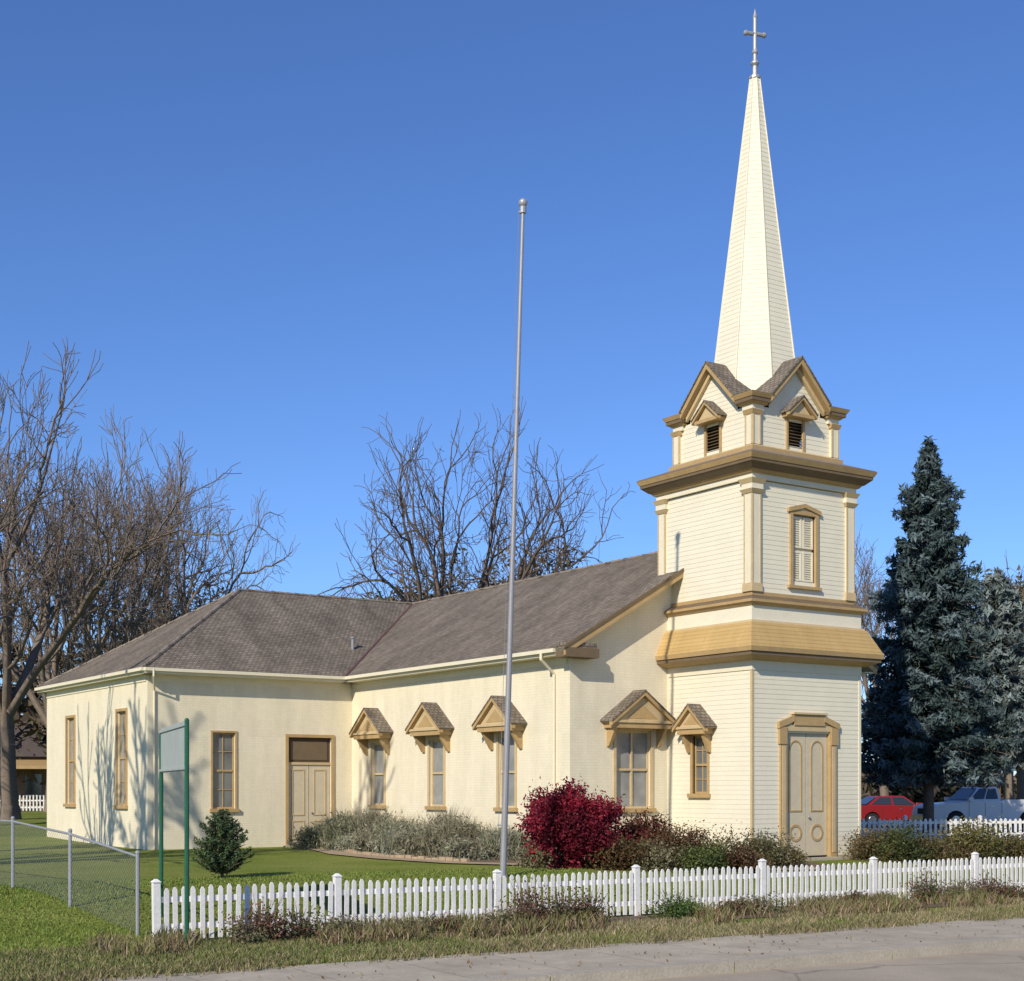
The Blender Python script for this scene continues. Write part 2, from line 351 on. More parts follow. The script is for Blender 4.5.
mb.poly([(7.36,26.04,0),(-10.4,26.04,0),(-10.4,26.04,WT),(7.36,26.04,WT)],M_WALL)
mb.obj('walls',church)
mb=MB()
for a in nw:
    window(mb,WN,a,1.85,3.85,.84,M_CURT,mull=False); hood(mb,WN,a,4.12,.95,.78,.5)
window(mb,WF,2.49,1.75,4.15,.76,M_GLASS,trim=M_TAN,cas=.06)
for a in (17.92,23.2): window(mb,WE,a-15.6,1.85,4.85,.9,M_CURT,trim=M_TAN)
window(mb,WG,2.13,1.85,3.95,1.2,M_CURT,mull=False); mb.wbox(WG,2.1,2.16,1.9,3.9,-.13,-.065,M_TAN2)
hood(mb,WG,2.13,4.15,1.08,.82,.5)
mb.obj('windows',church)
mb=MB()
dbldoor(mb,WF,5.49,.55,4.05,1.56,.85,-.1)
mb.wbox(WF,4.71-.1,4.71,.5,4.15,-.02,.04,M_TAN);mb.wbox(WF,6.27,6.37,.5,4.15,-.02,.04,M_TAN);mb.wbox(WF,4.71,6.27,4.05,4.15,-.02,.038,M_TAN)
mb.wbox(WF,4.5,6.5,.3,.56,-.05,.5,M_CONC)
mb.obj('side_door',church)
# roof
RR=9.45;E=6.08;UE=-10.66;VB=26.36
P1=(-3.81,2.9,E);P2=(2,2.9,RR);P3=(2,20.82,RR);P4=(-3.81,15.15,E);A=(UE,15.15,E);Hh=(-5.1,20.82,RR);B=(UE,VB,E);D=(7.81,VB,E);Q=(7.81,2.9,E)
mb=MB()
for p in ([P1,P2,P3,P4],[A,P4,P3,Hh],[A,Hh,B],[B,Hh,P3,D],[P2,Q,D,P3]): mb.poly(p,M_ROOF)
def lerp3(p,q,f): return tuple(p[i]+(q[i]-p[i])*f for i in range(3))
for a_,b_ in ((P2,P3),(P3,Hh),(A,Hh),(B,Hh)):
    n=int(math.dist(a_,b_)/.3)
    for i in range(n): mb.tube(lerp3(a_,b_,i/n),lerp3(a_,b_,(i+1.1)/n),.05,.075,M_CAP if i%3 else M_ROOF,6)
mb.tube((P4[0],P4[1],P4[2]-.02),(P3[0],P3[1],P3[2]-.02),.075,.06,M_VALLEY,6)
mb.tube((-2.6,17.0,7.1),(-2.6,17.0,7.55),.05,.05,M_METAL); mb.tube((-2.6,17.0,7.55),(-2.6,17.0,7.6),.09,.09,M_METAL)
mb.obj('roof',church,recalc=False)
mb=MB()
s=(RR-E)/5.81
for sg in (-1,1):
    WGr=(2,2.9,sg,0,0,-1)
    mb.wslab(WGr,5.83,E-.03,0,RR-.02,-.43,-.03,.10,M_CREAM)
    mb.wslab(WGr,5.86,E-.01,0,RR+.03,-.025,.03,.22,M_TAN)
    mb.wslab(WGr,5.9,E+.01,0,RR+.05,-.0,.06,.08,M_BROWN)
for sg in (-1,1):
    WGr=(2,3.34,sg,0,0,-1)
    mb.wslab(WGr,5.2,E-.03+s*.6-.17,0,RR-.15,-.01,.05,.2,M_CREAM)
mb.box(-3.83,-2.75,2.86,3.34,5.82,6.06,M_BROWN); mb.box(-3.8,-2.8,2.9,3.34,6.06,6.2,M_ROOF)
def eave(u0,v0,u1,v1,nx,ny):
    L=math.hypot(u1-u0,v1-v0);W=(u0,v0,(u1-u0)/L,(v1-v0)/L,nx,ny)
    mb.wbox(W,0,L,5.88,6.05,-.03,.0,M_CREAM)
    mb.wbox(W,0,L,5.96,6.06,0,.10,M_CREAM)
    mb.wbox(W,0,L,5.885,5.91,-.44,-.03,M_CREAM)
eave(-3.81,3.34,-3.81,15.15,-1,0); eave(UE,15.15,-3.81,15.15,0,-1); eave(UE,15.15,UE,VB,-1,0); eave(7.81,VB,7.81,2.9,1,0);eave(7.81,VB,UE,VB,0,1)
mb.wbox(WN,.1,12.2,5.68,5.885,-.01,.03,M_CREAM);mb.wbox(WF,.1,7.0,5.68,5.885,-.01,.03,M_CREAM);mb.wbox(WE,.1,10.4,5.68,5.885,-.01,.03,M_CREAM)
mb.obj('eaves',church)
mb=MB()
def pipe(pts,r=.04):
    for a_,b_ in zip(pts,pts[1:]): mb.tube(a_,b_,r,r,M_CREAM,8); mb.ball(b_,r,M_CREAM,8,6)
pipe([(-3.9,3.9,6.0),(-3.9,3.9,5.8),(-3.41,4.0,5.45),(-3.41,4.0,.55)])
pipe([(-10.4,15.06,6.0),(-10.4,15.06,5.8),(-10.2,15.56,5.4),(-10.2,15.56,.55)],.032)
mb.obj('downpipes',church)
# ---- tower
cx=cy=2.
def sides(h): return [(cx,cy-h,1,0,0,-1),(cx-h,cy,0,1,-1,0),(cx,cy+h,-1,0,0,1),(cx+h,cy,0,-1,1,0)]
mb=MB()
S=sides(2.0)
dz0,dz1=.58,3.9
door=(-.86,.86,dz0,dz1); tw=(-.30,.30,2.25,3.8)
clap(mb,S[0],-2,2,.6,5.72,[door]); clap(mb,S[1],-2,2,.6,5.72,[tw]); clap(mb,S[3],-2,2,.6,5.72); clap(mb,S[2],-2,2,6.,7.2)
mb.box(-.02,1.14,-.02,3.3,-.1,.6,M_CONC); mb.box(2.86,4.02,-.021,3.9,-.1,.6,M_CONC)
mb.box(1.14,2.86,.3,3,-.1,.58,M_CONC)
mb.box(1.0,3.0,-.5,-.04,-.1,.56,M_CONC)
for (x,y) in ((0,0),(4,0),(0,3.3)):
    xx0,xx1=(x-.02,x+.045) if x==0 else (x-.06,x+.02)
    mb.box(xx0,xx1,y-.02,y+.045,.6,5.72,M_TAN2 if x==0 and y==0 else M_CREAM)
mb.frus(2,2,2.03,2.03,5.45,5.72,M_CREAM)
mb.frus(2,2,2.12,2.36,5.70,5.80,M_TAN); mb.frus(2,2,2.40,2.40,5.80,5.90,M_BROWN); mb.frus(2,2,2.44,2.46,5.90,6.02,M_TAN)
mb.frus(2,2,2.45,2.13,6.02,6.68,M_GOLD)
mb.frus(2,2,2.10,2.08,6.68,6.74,M_TAN2)
mb.frus(2,2,2.02,2.02,6.74,7.12,M_CLAP)
mb.frus(2,2,2.05,2.12,7.12,7.2,M_TAN); mb.frus(2,2,2.15,2.15,7.2,7.27,M_TAN); mb.frus(2,2,2.14,1.86,7.27,7.42,M_BROWN)
mb.frus(2,2,1.885,1.885,7.40,7.50,M_TAN)
mb.obj('tower_base',church)
mb=MB()
dbldoor(mb,S[0],0,dz0,dz1,1.60,0,-.08,True)
for sg in (-1,1):
    a0,a1=(.80,1.04) if sg>0 else (-1.04,-.80)
    mb.wbox(S[0],a0,a1,dz0-.02,4.05,-.1,.06,M_TAN)
    mb.wbox(S[0],a0+.06,a1-.06,dz0+.1,3.5,-.03,.075,M_TAN2)
    mb.wbox(S[0],(a0 if sg<0 else a0+.02)-(.05 if sg<0 else 0),(a1 if sg>0 else a1-.02)+(.05 if sg>0 else 0),3.55,4.0,-.02,.085,M_TAN)
    mb.wslab(S[0],sg*1.12,4.12,sg*.55,4.32,-.02,.1,.16,M_TAN)
mb.wbox(S[0],-.80,.80,3.9,4.05,-.1,.058,M_TAN2)
mb.wbox(S[0],-.56,.56,4.05,4.34,-.02,.09,M_TAN)
mb.wbox(S[0],-.62,.62,4.34,4.39,-.02,.14,M_TAN2)
window(mb,S[1],0,2.25,3.8,.6,M_GLASS,trim=M_TAN,cas=.08)
hood(mb,S[1],0,3.98,.62,.6,.42)
mb.obj('tower_door_and_window',church)
mb=MB()
S2=sides(1.84); lv=(-.42,.42,7.85,9.65)
for i,Wd in enumerate(S2): clap(mb,Wd,-1.84,1.84,7.5,10.4,[lv] if i in(0,) else [])
for sx in (-1,1):
    for sy in (-1,1):
        X=2+sx*1.74;Y_=2+sy*1.74
        mb.frus(X,Y_,.155,.155,7.50,10.05,M_CREAM)
        mb.frus(X,Y_,.19,.18,7.50,7.72,M_TAN2)
        mb.frus(X,Y_,.18,.24,10.05,10.15,M_TAN2);mb.frus(X,Y_,.20,.20,10.15,10.3,M_CREAM);mb.frus(X,Y_,.21,.27,10.3,10.42,M_TAN2)
        for q in (-1,1):
            if sx==-1: mb.box(X-.165,X-.13,Y_+q*.135-.022,Y_+q*.135+.022,7.72,10.05,M_TAN2)
            if sy==-1: mb.box(X+q*.135-.022,X+q*.135+.022,Y_-.167,Y_-.13,7.72,10.05,M_TAN2)
W=S2[0]
mb.wpoly(W,[(-.42,7.85,-.08),(.42,7.85,-.08),(.42,9.65,-.08),(-.42,9.65,-.08)],M_DOOR)
for p,q in((-.40,-.02),(.02,.40)):
    for (z0,z1) in ((7.9,8.7),(8.78,9.6)):
        mb.wbox(W,p,p+.06,z0,z1,-.1,-.03,M_CLAP);mb.wbox(W,q-.06,q,z0,z1,-.1,-.03,M_CLAP)
        mb.wbox(W,p+.06,q-.06,z0,z0+.06,-.1,-.032,M_CLAP);mb.wbox(W,p+.06,q-.06,z1-.06,z1,-.1,-.032,M_CLAP)
        z=z0+.09
        while z<z1-.1: mb.wbox(W,p+.06,q-.06,z,z+.035,-.09,-.045,M_CLAP); z+=.06
for sg in(-1,1):
    a0,a1=(.42,.52) if sg>0 else (-.52,-.42)
    mb.wbox(W,a0,a1,7.75,9.75,-.02,.06,M_TAN)
    mb.wslab(W,sg*.60,9.80,0,9.95,-.02,.09,.11,M_TAN)
mb.wbox(W,-.42,.42,9.65,9.76,-.02,.055,M_TAN); mb.wbox(W,-.6,.6,7.68,7.76,-.02,.1,M_TAN)
mb.frus(2,2,1.93,1.93,10.42,10.56,M_CREAM);mb.frus(2,2,1.98,2.05,10.56,10.64,M_TAN);mb.frus(2,2,2.08,2.24,10.64,10.78,M_BROWN);mb.frus(2,2,2.25,2.25,10.78,10.86,M_BROWN);mb.frus(2,2,2.27,2.33,10.86,10.98,M_TAN)
mb.frus(2,2,2.33,2.30,10.98,11.02,M_BROWN);mb.frus(2,2,2.30,1.66,11.02,11.26,M_CAP)
mb.obj('tower_upper_stage',church)
mb=MB()
mb.frus(2,2,1.68,1.68,11.2,11.36,M_TAN);mb.frus(2,2,1.66,1.58,11.36,11.42,M_TAN2)
S3=sides(1.52)
for Wd in S3:
    clap(mb,Wd,-1.52,1.52,11.42,12.45,[(-.27,.27,11.5,12.25)])
    clap(mb,Wd,-.95,.95,12.45,12.78)
    n=8
    for i in range(n):
        za=12.78+i*.96/n; zb=za+.96/n; wa=.95*(1-i/n); wb=.95*(1-(i+1)/n)
        mb.wpoly(Wd,[(-wa,za,CP),(wa,za,CP),(wb,zb,0),(-wb,zb,0)],M_CLAP)
        mb.wpoly(Wd,[(-wa,za,CP),(wa,za,CP),(wa,za,0),(-wa,za,0)],M_CLAP)
    mb.wpoly(Wd,[(-.27,11.5,-.12),(.27,11.5,-.12),(.27,12.25,-.12),(-.27,12.25,-.12)],M_DARK)
    z=11.52
    P=lambda aa,d,z:(Wd[0]+Wd[2]*aa+Wd[4]*d,Wd[1]+Wd[3]*aa+Wd[5]*d,z)
    while z<12.2:
        mb.hexa([P(-.27,-.1,z+.04),P(.27,-.1,z+.04),P(.27,.01,z),P(-.27,.01,z),P(-.27,-.1,z+.055),P(.27,-.1,z+.055),P(.27,.01,z+.015),P(-.27,.01,z+.015)],M_BROWN); z+=.085
    mb.wbox(Wd,-.34,-.27,11.43,12.3,-.02,.05,M_TAN);mb.wbox(Wd,.27,.34,11.43,12.3,-.02,.05,M_TAN)
    mb.wbox(Wd,-.46,.46,12.27,12.36,0,.30,M_TAN)
    mb.wpoly(Wd,[(-.36,12.36,.24),(.36,12.36,.24),(0,12.72,.24)],M_TAN2)
    for sg in(-1,1):
        mb.wslab(Wd,sg*.54,12.40,0,12.86,0,.36,.04,M_ROOF);mb.wslab(Wd,sg*.52,12.355,0,12.815,.22,.34,.08,M_TAN)
        mb.wslab(Wd,sg*1.10,12.78,0,13.92,-1.4,.30,.05,M_ROOF)
        mb.wslab(Wd,sg*1.08,12.73,0,13.865,.10,.27,.16,M_TAN)
        mb.wslab(Wd,sg*1.02,12.64,0,13.70,.02,.11,.14,M_TAN2)
for sx in (-1,1):
    for sy in (-1,1):
        def cb(o,z0,z1,m,o1=None,inn=1.06):
            o1=o1 or o
            a=(2+sx*inn,2+sy*inn);b0=(2+sx*o,2+sy*o);b1=(2+sx*o1,2+sy*o1)
            mb.hexa([(a[0],a[1],z0),(b0[0],a[1],z0),(b0[0],b0[1],z0),(a[0],b0[1],z0),(a[0],a[1],z1),(b1[0],a[1],z1),(b1[0],b1[1],z1),(a[0],b1[1],z1)],m)
        cb(1.60,11.42,12.2,M_CREAM,inn=1.32)
        cb(1.62,12.2,12.32,M_TAN,1.66,inn=1.28);cb(1.60,12.32,12.46,M_CREAM,inn=1.2)
        cb(1.64,12.46,12.52,M_TAN,1.70,inn=1.12);cb(1.74,12.52,12.62,M_BROWN,inn=1.08);cb(1.76,12.62,12.73,M_TAN,1.82)
        cb(1.82,12.73,12.9,M_CAP,1.2,inn=1.0)
        for q in (1.34,1.575):
            if sx==-1: mb.box(2-1.615,2-1.58,2+sy*q-.025,2+sy*q+.025,11.42,12.2,M_TAN2)
            if sy==-1: mb.box(2+sx*q-.025,2+sx*q+.025,2-1.617,2-1.58,11.42,12.2,M_TAN2)
mb.obj('belfry',church)
mb=MB()
zs0,zs1=12.7,22.05
def rad(z): return 1.33+( .13-1.33)*(z-zs0)/(zs1-zs0)
def oct(r,z): return [(2+r*math.cos(R(22.5+45*k)),2+r*math.sin(R(22.5+45*k)),z) for k in range(8)]
n=72;h=(zs1-zs0)/n
for i in range(n):
    za=zs0+i*h;zb=za+h
    o1=oct(rad(za)+.007,za);o2=oct(rad(zb),zb);o0=oct(rad(za)-.002,za)
    for k in range(8):
        j=(k+1)%8
        mb.poly([o1[k],o1[j],o2[j],o2[k]],M_CLAP);mb.poly([o0[k],o0[j],o1[j],o1[k]],M_CLAP)
for k in range(8):
    a_=oct(rad(zs0)+.012,zs0)[k];b_=oct(rad(zs1)+.01,zs1)[k]; mb.tube(a_,b_,.02,.014,M_CLAP,5)
mb.obj('spire',church,recalc=False)
mb=MB()
prof=[(.17,22.0),(.17,22.06),(.08,22.12),(.07,22.35),(.12,22.42),(.12,22.46),(.06,22.52),(.055,23.75),(.0,23.95)]
for (r0,z0),(r1,z1) in zip(prof,prof[1:]): mb.tube((2,2,z0),(2,2,z1),r0,max(r1,.004),M_METAL,10)
mb.ball((2,2,22.75),.09,M_METAL)
zc=23.25
dx,dy=math.cos(R(20)),-math.sin(R(20))
mb.tube((2-.27*dx,2-.27*dy,zc),(2+.27*dx,2+.27*dy,zc),.055,.055,M_METAL,8)
for s_ in(-1,1): mb.ball((2+s_*.27*dx,2+s_*.27*dy,zc),.075,M_METAL,8,6)
mb.ball((2,2,23.72),.07,M_METAL,8,6)
mb.obj('cross_finial',church)

# ---------------- fences ----------------
def picket_fence(name,x0,y0,ex,ey,L,post_every,H=.86,sp=.15,pw=.075,postH=.93):
    mb=MB();W=(x0,y0,ex,ey,ey,-ex)
    def g(a): return float(hz(x0+ex*a,y0+ey*a))
    P=lambda aa,d,zz:(W[0]+W[2]*aa+W[4]*d,W[1]+W[3]*aa+W[5]*d,zz)
    nP=int(L/sp)
    for i in range(nP+1):
        a=i*sp; z=g(a); near=abs((a/post_every)-round(a/post_every))*post_every<sp*.49
        j=random.uniform(-.018,.018)+.012*math.sin(a*.8)
        if near:
            lx=random.uniform(-.02,.02);ph=postH+random.uniform(-.02,.03)
            mb.hexa([P(a-.055,-.05,z-.1),P(a+.055,-.05,z-.1),P(a+.055,.06,z-.1),P(a-.055,.06,z-.1),P(a-.055+lx,-.05,z+ph),P(a+.055+lx,-.05,z+ph),P(a+.055+lx,.06,z+ph),P(a-.055+lx,.06,z+ph)],M_WHITE)
            mb.hexa([P(a-.07+lx,-.065,z+ph),P(a+.07+lx,-.065,z+ph),P(a+.07+lx,.075,z+ph),P(a-.07+lx,.075,z+ph),P(a-.02+lx,-.01,z+ph+.05),P(a+.02+lx,-.01,z+ph+.05),P(a+.02+lx,.02,z+ph+.05),P(a-.02+lx,.02,z+ph+.05)],M_WHITE)
        else:
            t=random.uniform(-.014,.014);w=pw/2
            mb.hexa([P(a-w,.02,z+.04),P(a+w,.02,z+.04),P(a+w,.045,z+.04),P(a-w,.045,z+.04),P(a-w+t,.02,z+H-.05+j),P(a+w+t,.02,z+H-.05+j),P(a+w+t,.045,z+H-.05+j),P(a-w+t,.045,z+H-.05+j)],M_WHITE)
            mb.hexa([P(a-w+t,.02,z+H-.05+j),P(a+w+t,.02,z+H-.05+j),P(a+w+t,.045,z+H-.05+j),P(a-w+t,.045,z+H-.05+j),P(a-.012+t,.02,z+H+j),P(a+.012+t,.02,z+H+j),P(a+.012+t,.045,z+H+j),P(a-.012+t,.045,z+H+j)],M_WHITE)
    a=0
    while a<L-.1:
        z0=g(a);z1=g(a+post_every)
        for q in (.2,.62):
            mb.wslab(W,a+.06,z0+q+.09,a+post_every-.06,z1+q+.09,-.03,.018,.09,M_WHITE)
        a+=post_every
    return mb.obj(name)
picket_fence('picket_fence',F0[0],F0[1],fe[0],fe[1],27.45,3.05,sp=3.05/21)
picket_fence('picket_fence',-60,84,.985,.17,34,3,sp=.2,H=1.0,postH=1.1)
picket_fence('picket_fence',11.0,51.0,.97,.24,24,3,sp=.2,H=.8,pw=.1,postH=.88)
# chain link
mb=MB(); c0=np.array([-6.0,23.4]);cd=np.array([-3.45,4.2]);cd=cd/np.linalg.norm(cd)
Lc=16.2
for i in range(7):
    p=c0+cd*2.7*i;z=float(hz(*p)); mb.tube((p[0],p[1],z-.1),(p[0],p[1],z+1.32),.032,.032,M_METAL,8); mb.ball((p[0],p[1],z+1.33),.04,M_METAL,8,6)
for i in range(6):
    p=c0+cd*2.7*i;q=c0+cd*2.7*(i+1); mb.tube((p[0],p[1],hz(*p)+1.27),(q[0],q[1],hz(*q)+1.27),.022,.022,M_METAL,6)
a=-1.2
while a<Lc:
    for sg in (0,1):
        s0=max(a,0);e=min(a+1.2,Lc)
        if e<=s0: continue
        f0=(s0-a)/1.2;f1=(e-a)/1.2
        if sg: f0,f1=1-f0,1-f1
        p=c0+cd*s0;q=c0+cd*e
        mb.tube((p[0],p[1],hz(*p)+.05+1.2*f0),(q[0],q[1],hz(*q)+.05+1.2*f1),.002,.002,M_METAL,3,False)
    a+=.09
mb.obj('chain_link_fence')
# green-post sign
mb=MB()
pA=(-4.9,22.0);pB=(-6.03,25.1)
for p,zt in((pA,3.42),(pB,3.32)):
    mb.tube((p[0],p[1],-.1),(p[0],p[1],zt),.036,.036,M_GREENP,8);mb.ball((p[0],p[1],zt),.036,M_GREENP,8,6)
e=np.array(pB)-np.array(pA);L=np.linalg.norm(e);e=e/L
W=(pA[0],pA[1],e[0],e[1],-e[1],e[0])
mb.wbox(W,.05,L-.05,2.66,3.42,-.012,.012,M_SIGN)
for z in (2.70,3.36): mb.wbox(W,.0,L,z-.02,z+.02,.013,.035,M_SIGN)
mb.obj('sign')
# flagpole
mb=MB(); fb=Vector((-.2,31.7,.4));ft=Vector((.24,31.7,15.0))
for i in range(6):
    mb.tube(fb.lerp(ft,i/6),fb.lerp(ft,(i+1)/6),.072-.035*i/6,.072-.035*(i+1)/6,M_POLE,12)
mb.tube(fb-Vector((0,0,.2)),fb+Vector((0,0,.12)),.14,.11,M_POLE,12)
mb.ball(ft+Vector((0,0,.1)),.1,M_METAL); mb.tube(ft-Vector((0,0,.12)),ft+Vector((0,0,.02)),.07,.07,M_METAL)
mb.tube(ft+Vector((-.1,0,-.1)),ft+Vector((0,0,-.1)),.03,.03,M_METAL)
mb.tube(fb+Vector((-.09,-.02,1.2)),ft+Vector((-.09,-.02,-.1)),.005,.005,M_POLE,4)
mb.tube(fb+Vector((-.12,0,1.2)),fb+Vector((0,0,1.2)),.02,.02,M_METAL)
mb.obj('flagpole')

# ---------------- vegetation ----------------
def tubes(name,segs,mt,n=4):
    S=np.array(segs,float);P0=S[:,0:3];P1=S[:,3:6];r0=S[:,6];r1=S[:,7]
    d=P1-P0;d/=np.linalg.norm(d,axis=1)[:,None]+1e-9
    ref=np.where(np.abs(d[:,2:3])<.9,np.array([[0,0,1.]]),np.array([[1.,0,0]]))
    a=np.cross(d,ref);a/=np.linalg.norm(a,axis=1)[:,None];c=np.cross(d,a)
    K=len(S);ang=2*np.pi*np.arange(n)/n
    rg=lambda P,r:P[:,None,:]+(a[:,None,:]*np.cos(ang)[None,:,None]+c[:,None,:]*np.sin(ang)[None,:,None])*r[:,None,None]
    V=np.concatenate([rg(P0,r0),rg(P1,r1)],axis=1).reshape(-1,3)
    base=(np.arange(K)*2*n)[:,None,None];i=np.arange(n);j=(i+1)%n
    F=(base+np.stack([i,j,j+n,i+n],1)[None]).reshape(-1,4)
    return npmesh(name,V,F,mt,smooth=True)
def tree_segs(seed,H,levels=5,spread=.8,upb=.12,r=.35,trunk=.25,mintw=.008,wob=.09,lim=.27,first=.55,W=None,dens=.95,rt=.62):
    rd=random.Random(seed);segs=[]
    def grow(p,d,L,r,l):
        n=5 if l<levels-1 else 3
        r1=max(mintw,r*rt)
        for i in range(n):
            w=wob+.04*l
            d=(d+Vector((rd.gauss(0,w),rd.gauss(0,w),rd.gauss(0,w)+upb*.5))).normalized()
            q=p+d*(L/n*rd.uniform(.85,1.15)); ra=r+(r1-r)*i/n; rb=r+(r1-r)*(i+1)/n
            segs.append((*p,*q,ra,rb)); p=q
            if l<levels and i>=1 and rd.random()<(dens if l>0 else .6)*(.8 if n==5 else 1):
                ax=d.cross(Vector((rd.gauss(0,1),rd.gauss(0,1),rd.gauss(0,1)))).normalized()
                sp=spread*rd.uniform(.7,1.2)
                grow(p,(d*math.cos(sp)+ax*math.sin(sp)).normalized(),L*rd.uniform(.42,.7),max(mintw,rb*rd.uniform(.4,.65)),l+1)
        if l<levels:
            for q in range(2):
                ax=d.cross(Vector((rd.gauss(0,1),rd.gauss(0,1),rd.gauss(0,1)))).normalized()
                grow(p,(d+ax*rd.uniform(.2,.5)).normalized(),L*rd.uniform(.55,.8),max(mintw,r1*.85),l+1)
    T=H*trunk
    segs.append((0,0,-.3,0,0,.5,r*1.4,r*1.05))
    d=Vector((rd.gauss(0,.06),rd.gauss(0,.06),1)).normalized();p=Vector((0,0,.4))
    for i in range(3):
        q=p+d*(T/3);segs.append((*p,*q,r*(1-.08*i),r*(1-.08*(i+1))));p=q;d=(d+Vector((rd.gauss(0,.06),rd.gauss(0,.06),0))).normalized()
    a0=rd.uniform(0,6.28);nl=6
    for j in range(nl):
        an=a0+j*6.283/(nl-1)+rd.uniform(-.3,.3);tl=rd.uniform(.45,1.15)*spread if j else .1
        c=Vector((math.cos(an)*math.sin(tl),math.sin(an)*math.sin(tl),math.cos(tl)))
        grow(p-d*rd.uniform(0,T*.2),c,H*lim*rd.uniform(.85,1.1),r*first,1)
    S=np.array(segs); s=H/S[:,5].max(); S[:,2]*=s;S[:,5]*=s
    w=np.percentile(np.hypot(S[:,3],S[:,4]),97); f=(W/w) if W else s
    S[:,[0,1,3,4]]*=f
    return S
T1=tree_segs(3,20,5,.8,.04,.46,.17,mintw=.012,wob=.10,W=8.0)
T2=tree_segs(11,20,5,.66,.12,.40,.17,mintw=.013,W=7.2)
T3=tree_segs(21,20,5,.6,.2,.3,.2,mintw=.012,W=5.2)
TL=[len(T1),len(T2),len(T3)]
proto={}
def bare_tree(kind,x,y,H,wscale=1,rot=0,mt=None,name='bare_tree'):
    key=(kind,mt.name)
    if key not in proto:
        o=tubes(name,{1:T1,2:T2,3:T3}[kind],mt,3); proto[key]=o.data
    else:
        o=link(bpy.data.objects.new(name,proto[key]))
    o.location=(x,y,float(hz(x,y))); o.scale=(H/20*wscale,H/20*wscale,H/20); o.rotation_euler=(0,0,rot)
    return o
bare_tree(1,atpx(468,74),74,21.6,1.0,.4,M_BARK)
bare_tree(2,atpx(8,68),68,23.8,1.05,1.0,M_BARK2)
bare_tree(1,atpx(178,84),84,22.0,.8,2.0,M_BARK2)
bare_tree(3,atpx(95,76),76,19.5,1.05,.2,M_BARK2)
bare_tree(2,atpx(52,88),88,24.5,.9,4.4,M_BARK2)
bare_tree(2,atpx(-80,58),58,18.5,1.0,3.0,M_BARK2)
bare_tree(2,atpx(1010,98),98,18.5,1.1,.9,M_BARK2)
bare_tree(3,atpx(885,100),100,19,1.2,1.9,M_BARK2)
# two shade trees beyond the left edge of the view, towards the sun
TS=tree_segs(40,17.5,4,.7,.1,.3,.2,mintw=.045,W=4.6,first=.6,dens=.6,lim=.3)
o=tubes('bare_tree',TS,M_BARK,5);o.location=(-17.4,28.6,.3)
TS=tree_segs(44,12.5,3,.6,.15,.17,.25,mintw=.03,W=2.9,first=.6,dens=.8)
o=tubes('bare_tree',TS,M_BARK,5);o.location=(-18.6,37.4,.4)
TL.append(len(TS))

def quads(P,size,nrm_up=0.,aspect=1.6,r=rng):
    K=len(P); a=r.normal(size=(K,3)); a/=np.linalg.norm(a,axis=1)[:,None]
    b=r.normal(size=(K,3)); b[:,2]+=nrm_up; b-=a*(a*b).sum(1)[:,None]; b/=np.linalg.norm(b,axis=1)[:,None]
    s=size*r.uniform(.6,1.3,K)[:,None]
    V=np.stack([P-a*s*aspect*.5,P-b*s*.35,P+a*s*aspect*.5,P+b*s*.35],1).reshape(-1,3)
    F=np.arange(K*4).reshape(K,4); return V,F
def shrub(name,x,y,rx,ry,h,n,size,cols,mt=M_LEAF,clumps=60,low=.04,csz=.22,rmin=.55,aspect=1.6):
    z0=float(hz(x,y))
    u=rng.normal(size=(clumps,3));u/=np.linalg.norm(u,axis=1)[:,None]
    rr=rng.uniform(rmin,1.02,clumps)[:,None]
    C=u*rr*np.array([[rx,ry,h*.52]]); C[:,2]+=h*.42
    C[:,2]=np.maximum(C[:,2],h*low)
    k=rng.integers(0,clumps,n); sg=csz*min(rx,h)
    P=C[k]+rng.normal(size=(n,3))*sg*np.array([[1,1,.8]]);P[:,2]=np.maximum(P[:,2],.02)
    V,F=quads(P,size,aspect=aspect)
    cc=np.array(cols);ci=rng.integers(0,len(cc),clumps)
    base=cc[ci][k]*(rng.uniform(.7,1.3,clumps)[k])[:,None]*rng.uniform(.65,1.3,n)[:,None]
    return npmesh(name,V+np.array([x,y,z0]),F,mt,cols=np.repeat(base,4,axis=0))
RED=[(.26,.016,.035),(.19,.014,.03),(.34,.035,.06),(.12,.01,.02)]
shrub('burning_bush',atpx(573,34.6),34.6,1.12,1.05,2.15,30000,.062,RED,clumps=150,csz=.13,rmin=.5)
shrub('red_shrub',atpx(640,35.8),35.8,.8,.7,1.2,9000,.055,[(.11,.025,.02),(.13,.03,.025),(.09,.045,.025)],clumps=60)
shrub('shrub',atpx(618,34.3),34.3,.7,.6,.7,6000,.05,[(.12,.085,.035),(.10,.055,.025),(.13,.10,.04)],clumps=50)
for px,Y,rx,h,c in ((680,34.9,.7,.95,0),(722,35.1,.75,.75,1),(765,35.6,.6,.8,2),(650,34.2,.55,.6,2),(540,34.6,.5,.5,2),(702,34.2,.55,.55,3),(745,34.6,.5,.5,0),(785,35.9,.35,.45,1)):
    cs=[[(.13,.06,.035),(.11,.075,.035),(.16,.10,.055)],[(.13,.105,.045),(.18,.15,.075),(.09,.07,.03)],[(.19,.17,.09),(.23,.20,.12),(.11,.105,.045)],[(.09,.115,.035),(.13,.15,.05),(.06,.075,.025)]][c]
    shrub('shrub',atpx(px,Y),Y,rx,.6,h,4600,.048,cs,clumps=32,csz=.28,rmin=.4)
